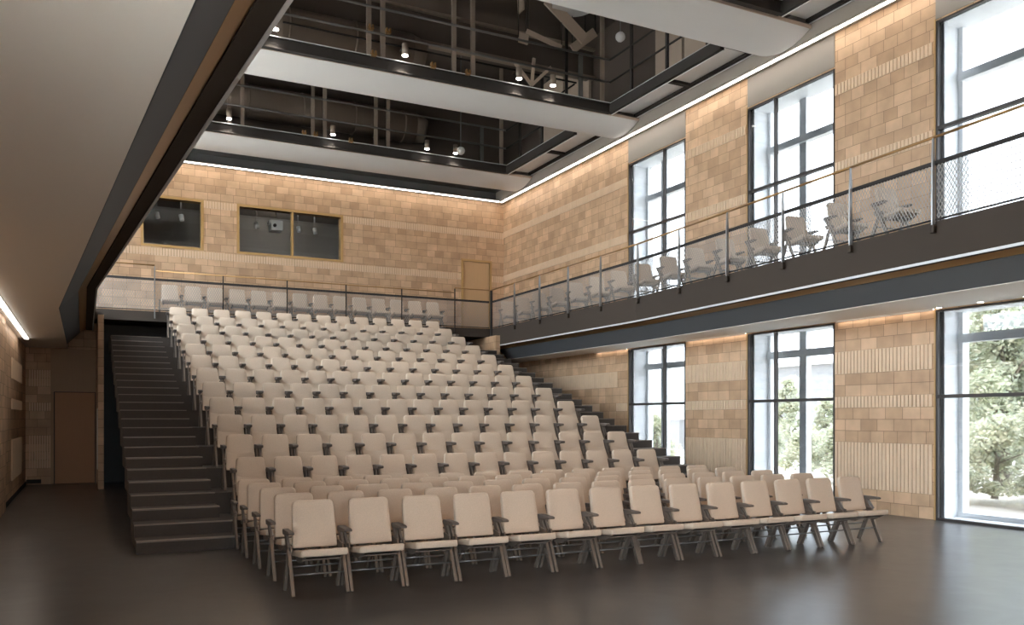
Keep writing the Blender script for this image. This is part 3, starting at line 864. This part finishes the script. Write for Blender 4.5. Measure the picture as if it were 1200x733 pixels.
for dx, dz in ((-.42, .42), (.06, .62), (.5, .5)):
    build(MB().beam((9.05, 16.95, 9.2), (9.05+dx, 16.95, 9.2+dz), .07, .04, (0,1,0)), 'brace', 'board', t)
# felt wall boards beyond the side rail
t = thing('wall_board', (12.0, 15, 9.3), 'tall brown wall boards above the bulkhead by the middle opening', 'wall board')
for y0, y1 in ((15.6, 16.6), (14.2, 15.5), (13.0, 14.1)):
    build(MB().box(12.22, 12.30, y0, y1, 9.4, 11.6), 'board_panel', 'board', t)
t = thing('wall_board', (12.0, 20, 9.3), 'tall brown wall boards above the bulkhead by the rear opening', 'wall board')
for y0, y1 in ((21.0, 22.3), (19.6, 20.9)):
    build(MB().box(12.22, 12.30, y0, y1, 9.4, 11.6), 'board_panel', 'board', t)

# downlights on the catwalk edge
sp = [(3.30, 16.66, 'middle catwalk, beside the balcony edge'), (5.93, 16.66, 'middle catwalk, second from the balcony'), (8.58, 16.66, 'middle catwalk, third from the balcony'), (9.44, 16.66, 'middle catwalk, closest to the windows'),
      (3.25, 22.16, 'rear catwalk, beside the balcony edge'), (5.88, 22.16, 'rear catwalk, second from the balcony'), (8.53, 22.16, 'rear catwalk, third from the balcony'), (9.39, 22.16, 'rear catwalk, closest to the windows'),
      (3.30, 11.2, 'near catwalk, over the floor seats'), (8.5, 11.2, 'near catwalk, toward the windows')]
for x, y, l in sp:
    t = thing('spotlight', (x, y, 9.15), 'lit cylinder spotlight on the '+l, 'spotlight', 'cylinder spotlights on the catwalks')
    build(MB().tube((x, y, 9.17), (x, y, 9.40), .066, 20), 'body', 'duct', t, True)
    build(MB().tube((x, y, 9.166), (x, y, 9.15), .060, 20), 'lens', 'lamp', t)
    build(MB().beam((x, y+.03, 9.37), (x, y+.3, 9.37), .03, .03), 'bracket', 'dark', t)
    ld = bpy.data.lights.new('spot_beam', 'SPOT'); ld.energy = 90; ld.spot_size = 1.3; ld.spot_blend = .5; ld.color = (1, .92, .82); ld.shadow_soft_size = .12
    lo = bpy.data.objects.new('spot_beam', ld); COL.objects.link(lo); lo.parent = t; lo.location = (0, 0, -.03)
for i, x in enumerate((2.2, 4.2, 6.2, 8.2, 10.0)):  # warm fill lamps added out of view to light the front rows
    t = thing('fill_light', (x, .4, 8.35), 'added unseen fill lamp over the open floor, %s from the corridor side' % NUM[i], 'spotlight', 'added fill lamps over the open floor')
    tg = Vector((x*.9+.6, 8.9, .6)); src = Vector((x, .4, 8.35)); dv = (tg-src).normalized()
    build(MB().tube(src-dv*.34, src-dv*.02, .12, 20, .15), 'body', 'dark', t, True)
    build(MB().tube(src-dv*.02, src-dv*.005, .135, 20), 'lens', 'lamp', t)
    build(MB().beam(src-dv*.2+Vector((-.17, 0, 0)), src+Vector((-.17, -.1, .45)), .02, .04).beam(src-dv*.2+Vector((.17, 0, 0)), src+Vector((.17, -.1, .45)), .02, .04).box(x-.18, x+.18, .28, .32, 8.79, 8.82), 'yoke', 'dark', t)
    ld = bpy.data.lights.new('fill_beam', 'SPOT'); ld.energy = 75; ld.spot_size = .85; ld.spot_blend = 1.; ld.color = (1, .56, .28); ld.shadow_soft_size = .25
    lo = bpy.data.objects.new('fill_beam', ld); COL.objects.link(lo); lo.parent = t; lo.location = dv*.05; lo.rotation_euler = dv.to_track_quat('-Z', 'Y').to_euler()
t = thing('fill_light_bar', (CX, .3, 8.8), 'added unseen bar carrying the fill lamps', 'lighting bar')  # unseen bar added only to carry the fill lamps
build(MB().tube((XL+.02, .3, 8.85), (XR-.02, .3, 8.85), .03, 10), 'tube', 'rod', t, True)
for x, y, z, l in [(10.81, 16.0, 10.27, 'middle'), (9.27, 21.5, 9.03, 'rear')]:
    t = thing('globe_sensor', (x, y, z), 'small white faceted globe hanging in the %s opening' % l, 'sensor', 'white globes')
    bm = bmesh.new(); bmesh.ops.create_icosphere(bm, subdivisions=2, radius=.115)
    mb = MB(); mb.add([(v.co.x+x, v.co.y+y, v.co.z+z) for v in bm.verts], [[v.index for v in f.verts] for f in bm.faces]); bm.free()
    build(mb, 'globe', 'sensor', t)
    build(MB().tube((x, y, z+.1), (x, y, 12), .012, 6), 'stem', 'rod', t)
cl = [(5.25, 16.82, 9.66, 'on the rail by the first post pair'), (5.62, 16.82, 9.66, 'on the rail beyond the first post pair'), (5.3, 16.78, 9.12, 'on the beam below the post pair'), (6.6, 16.78, 9.12, 'on the beam before the braces'), (7.4, 16.78, 9.12, 'on the beam by the second post pair'),
      (5.15, 22.28, 9.14, 'on the rear beam, first'), (5.45, 22.28, 9.14, 'on the rear beam, second'), (6.4, 22.28, 9.12, 'on the rear beam past the spotlight')]
for x, y, z, l in cl:
    t = thing('rail_clamp', (x, y, z), 'small bronze clamp '+l, 'clamp', 'bronze clamps on the catwalks')
    build(MB().box(x-.05, x-.02, y-.04, y+.04, z-.05, z+.06).box(x+.02, x+.05, y-.04, y+.04, z-.05, z+.06).box(x-.02, x+.02, y-.04, y+.04, z-.05, z-.02), 'jaw', 'brass', t)
    build(MB().tube((x-.07, y, z), (x+.07, y, z), .012, 8), 'bolt', 'brass', t)

# ------------------------------------------------------------------ outdoors
tag(build(MB().box(-200, 220, -220, 320, -.4, -.22), 'exterior_ground', 'pave'), 'pale paved ground outside the windows', 'ground', kind='structure')
tag(build(MB().box(-60, XL-.45, -60, 60, -.2199, -.15).box(XL-.45, XR+.6, -60, YN-.35, -.2199, -.15), 'exterior_bounce', 'reflector'), 'added pale reflecting ground outside the corridor wall and stage end', 'reflector', kind='structure')  # unseen bright ground added to bounce light up into the hall
mb = MB()
rng = random.Random(3); n = 60
top = []
for i in range(n+1):
    y = -150+700*i/n
    top.append((150+20*math.sin(i*.3), y, 17+7*math.sin(i*.37+.6)+4*math.sin(i*1.1)+2*rng.random()))
vs = []; fs = []
for x, y, z in top: vs += [(x-45, y, -.2), (x-18, y, z*.55), (x, y, z), (x+60, y, -.2)]
for i in range(n):
    for k in range(3): fs.append((i*4+k, i*4+4+k, i*4+5+k, i*4+1+k))
mb.add(vs, fs)
tag(build(mb, 'hills', 'hill', smooth=True), 'hazy green hills beyond the windows', 'hills', kind='structure')

def tree(x, y, hgt, r, seed, mat, lab, cat='tree', n=2600):
    rg = random.Random(seed)
    t = thing('tree', (x, y, -.12), lab, cat, 'trees outside the windows')
    mb = MB().tube((x, y, -.12), (x+.1, y, hgt*.5), r*.09, 8, r*.05).tube((x+.1, y, hgt*.45), (x-.1, y+.1, hgt*.85), r*.05, 6, r*.02)
    for k in range(5):
        a = rg.uniform(0, 2*PI); z = hgt*rg.uniform(.2, .6)
        mb.tube((x+.05, y, z), (x+math.cos(a)*r*.6, y+math.sin(a)*r*.6, z+hgt*.15), r*.03, 5, r*.012)
    build(mb, 'trunk', 'bark', t)
    cl = []
    for k in range(34):
        f = rg.random(); z = hgt*(.08+.88*f); rr = r*(1.0-.72*f)*rg.uniform(.35, 1.)
        a = rg.uniform(0, 2*PI); cl.append((x+rr*math.cos(a), y+rr*math.sin(a), z, r*rg.uniform(.22, .38)))
    for mi, m in enumerate((mat, 'leaf' if mat == 'leaf2' else 'leaf2')):
        mb = MB(); cnt = n if mi == 0 else n//2
        for k in range(cnt):
            cx, cy, cz, cr = rg.choice(cl)
            v = Vector((rg.gauss(0, 1), rg.gauss(0, 1), rg.gauss(0, 1))).normalized()*cr*rg.uniform(.6, 1.05)
            c = Vector((cx, cy, cz))+Vector((v.x, v.y, v.z*.8))
            s_ = rg.uniform(.045, .085)*max(1, r/1.6)
            u = Vector((rg.gauss(0, 1), rg.gauss(0, 1), rg.gauss(0, .6))).normalized(); w = u.cross(Vector((rg.gauss(0,1), rg.gauss(0,1), rg.gauss(0,1)))).normalized()
            if c.z < 0: continue
            mb.add([c-u*s_, c-w*s_*.5, c+u*s_, c+w*s_*.5], [(0,1,2,3)])
        build(mb, 'foliage', m, t)
tree(21.5, 14.0, 4.7, 1.9, 1, 'leaf', 'tall pale tree filling the big ground floor window', n=13000)
tree(19.2, 11.6, 2.0, 1.1, 2, 'leaf2', 'low cream flowering bush before the tall tree', 'bush', 3500)
tree(26, 19.5, 4.8, 1.7, 5, 'leaf', 'pale tree behind the tall one at the window pier', n=4000)
tree(25.0, 25.2, 3.3, .85, 3, 'leaf2', 'slim pale tree in the window behind the floor rows', n=3500)
tree(24.5, 22.8, 2.6, .7, 6, 'leaf2', 'small pale shrub before the grey building', 'bush', 2500)
tree(20.3, 27.6, 1.75, 1.0, 4, 'leaf2', 'cream shrub low in the window beside the stand', 'bush', 3000)
for i, (x, y, hh, r, l) in enumerate([(17.6, 10.4, 1.35, .85, 'round bush outside the big window, beside its outer sill'), (17.9, 11.9, 1.6, .9, 'round bush outside the big window, under the tall tree'), (18.4, 13.6, 1.5, .9, 'round bush outside, behind the window pier'),
        (19.0, 15.6, 1.3, .9, 'round bush seen through the window behind the floor rows, front one'), (19.6, 17.6, 1.4, .9, 'round bush seen through the window behind the floor rows, middle one'), (20.2, 19.6, 1.3, .9, 'round bush seen through the window behind the floor rows, deep one'),
        (20.8, 22.0, 1.3, .9, 'round bush half hidden behind a window pier'), (21.0, 24.5, 1.4, .9, 'round bush seen through the window beside the stand')]):
    tree(x, y, hh, r, 20+i, 'leaf2' if i % 2 else 'leaf', l, 'bush', 2600)
bd = thing('building', (36, 42, -.12), 'low pale grey building outside the middle window', 'building')
build(MB().box(32, 42, 27.0, 36.0, -.12, 4.3), 'wall', 'bldg', bd)
build(MB().box(31.8, 42.2, 26.8, 36.2, 4.3, 4.5), 'roof', 'white', bd)
mb = MB()
for k in range(5): mb.box(31.9, 32.02, 27.6+k*1.8, 28.4+k*1.8, .3, 2.6)
build(mb, 'shutter', 'white', bd)
bd = thing('garden_wall', (30, 42, -.12), 'low grey wall outside the window beside the stand', 'wall')
build(MB().box(30, 30.4, 38.5, 58, -.12, 1.6), 'wall', 'bldg', bd)
build(MB().box(29.95, 30.45, 38.4, 58.1, 1.6, 1.68), 'coping', 'white', bd)

# ------------------------------------------------------------------ light
w = bpy.data.worlds.new('World'); S.world = w; w.use_nodes = True
nt = w.node_tree; bg = nt.nodes['Background']
bg.inputs['Color'].default_value = (.86, .95, 1.04, 1); bg.inputs['Strength'].default_value = 9.0
for a, b in WIN:     # portals only steer sampling towards the openings
    for z0, z1 in ((0, 3.41), (ZF, 8.1)):
        ld = bpy.data.lights.new('sky_portal', 'AREA'); ld.shape = 'RECTANGLE'; ld.size = b-a; ld.size_y = z1-z0; ld.cycles.is_portal = True
        o = bpy.data.objects.new('sky_portal', ld); COL.objects.link(o)
        o.location = (XR+.72, (a+b)/2, (z0+z1)/2); o.rotation_euler = (0, PI/2, 0)   # faces -X
        o.rotation_euler = (PI/2, 0, PI/2)
        ld.size = b-a; ld.size_y = z1-z0

ld = bpy.data.lights.new('sun', 'SUN'); ld.energy = 7.; ld.angle = .03; ld.color = (1, .95, .86)  # sun added to brighten the trees, steep enough to miss the seats
o = bpy.data.objects.new('sun', ld); COL.objects.link(o); o.location = (-10, 0, 30)
o.rotation_euler = Vector((math.cos(1.22), .12, -math.sin(1.22))).to_track_quat('-Z', 'Y').to_euler()
for axis, a, b, z0, z1, at, sgn in SIDE_PORTALS:
    ld = bpy.data.lights.new('sky_portal', 'AREA'); ld.shape = 'RECTANGLE'; ld.size = b-a; ld.size_y = z1-z0; ld.cycles.is_portal = True
    o = bpy.data.objects.new('sky_portal', ld); COL.objects.link(o)
    if axis == 'y': o.location = (at, (a+b)/2, (z0+z1)/2); o.rotation_euler = (PI/2, 0, -PI/2)
    else: o.location = ((a+b)/2, at, (z0+z1)/2); o.rotation_euler = (PI/2, 0, 0)
# ------------------------------------------------------------------ camera
cam = bpy.data.cameras.new('camera'); co = bpy.data.objects.new('camera', cam); COL.objects.link(co)
cam.sensor_fit = 'HORIZONTAL'; cam.sensor_width = 36; cam.lens = 995/1200*36; cam.shift_y = (491-366.5)/1200
cam.clip_end = 1000
co.location = (0, 0, 1.65); co.rotation_euler = (PI/2, 0, -math.atan(502/995))
S.camera = co
S.view_settings.view_transform = 'Standard'; S.view_settings.look = 'None'; S.view_settings.gamma = 1; S.view_settings.use_curve_mapping = False
S.view_settings.exposure = 1.25
S.cycles.use_denoising = True
S.cycles.max_bounces = 10; S.cycles.diffuse_bounces = 6; S.cycles.transparent_max_bounces = 16
S.cycles.sample_clamp_indirect = 8
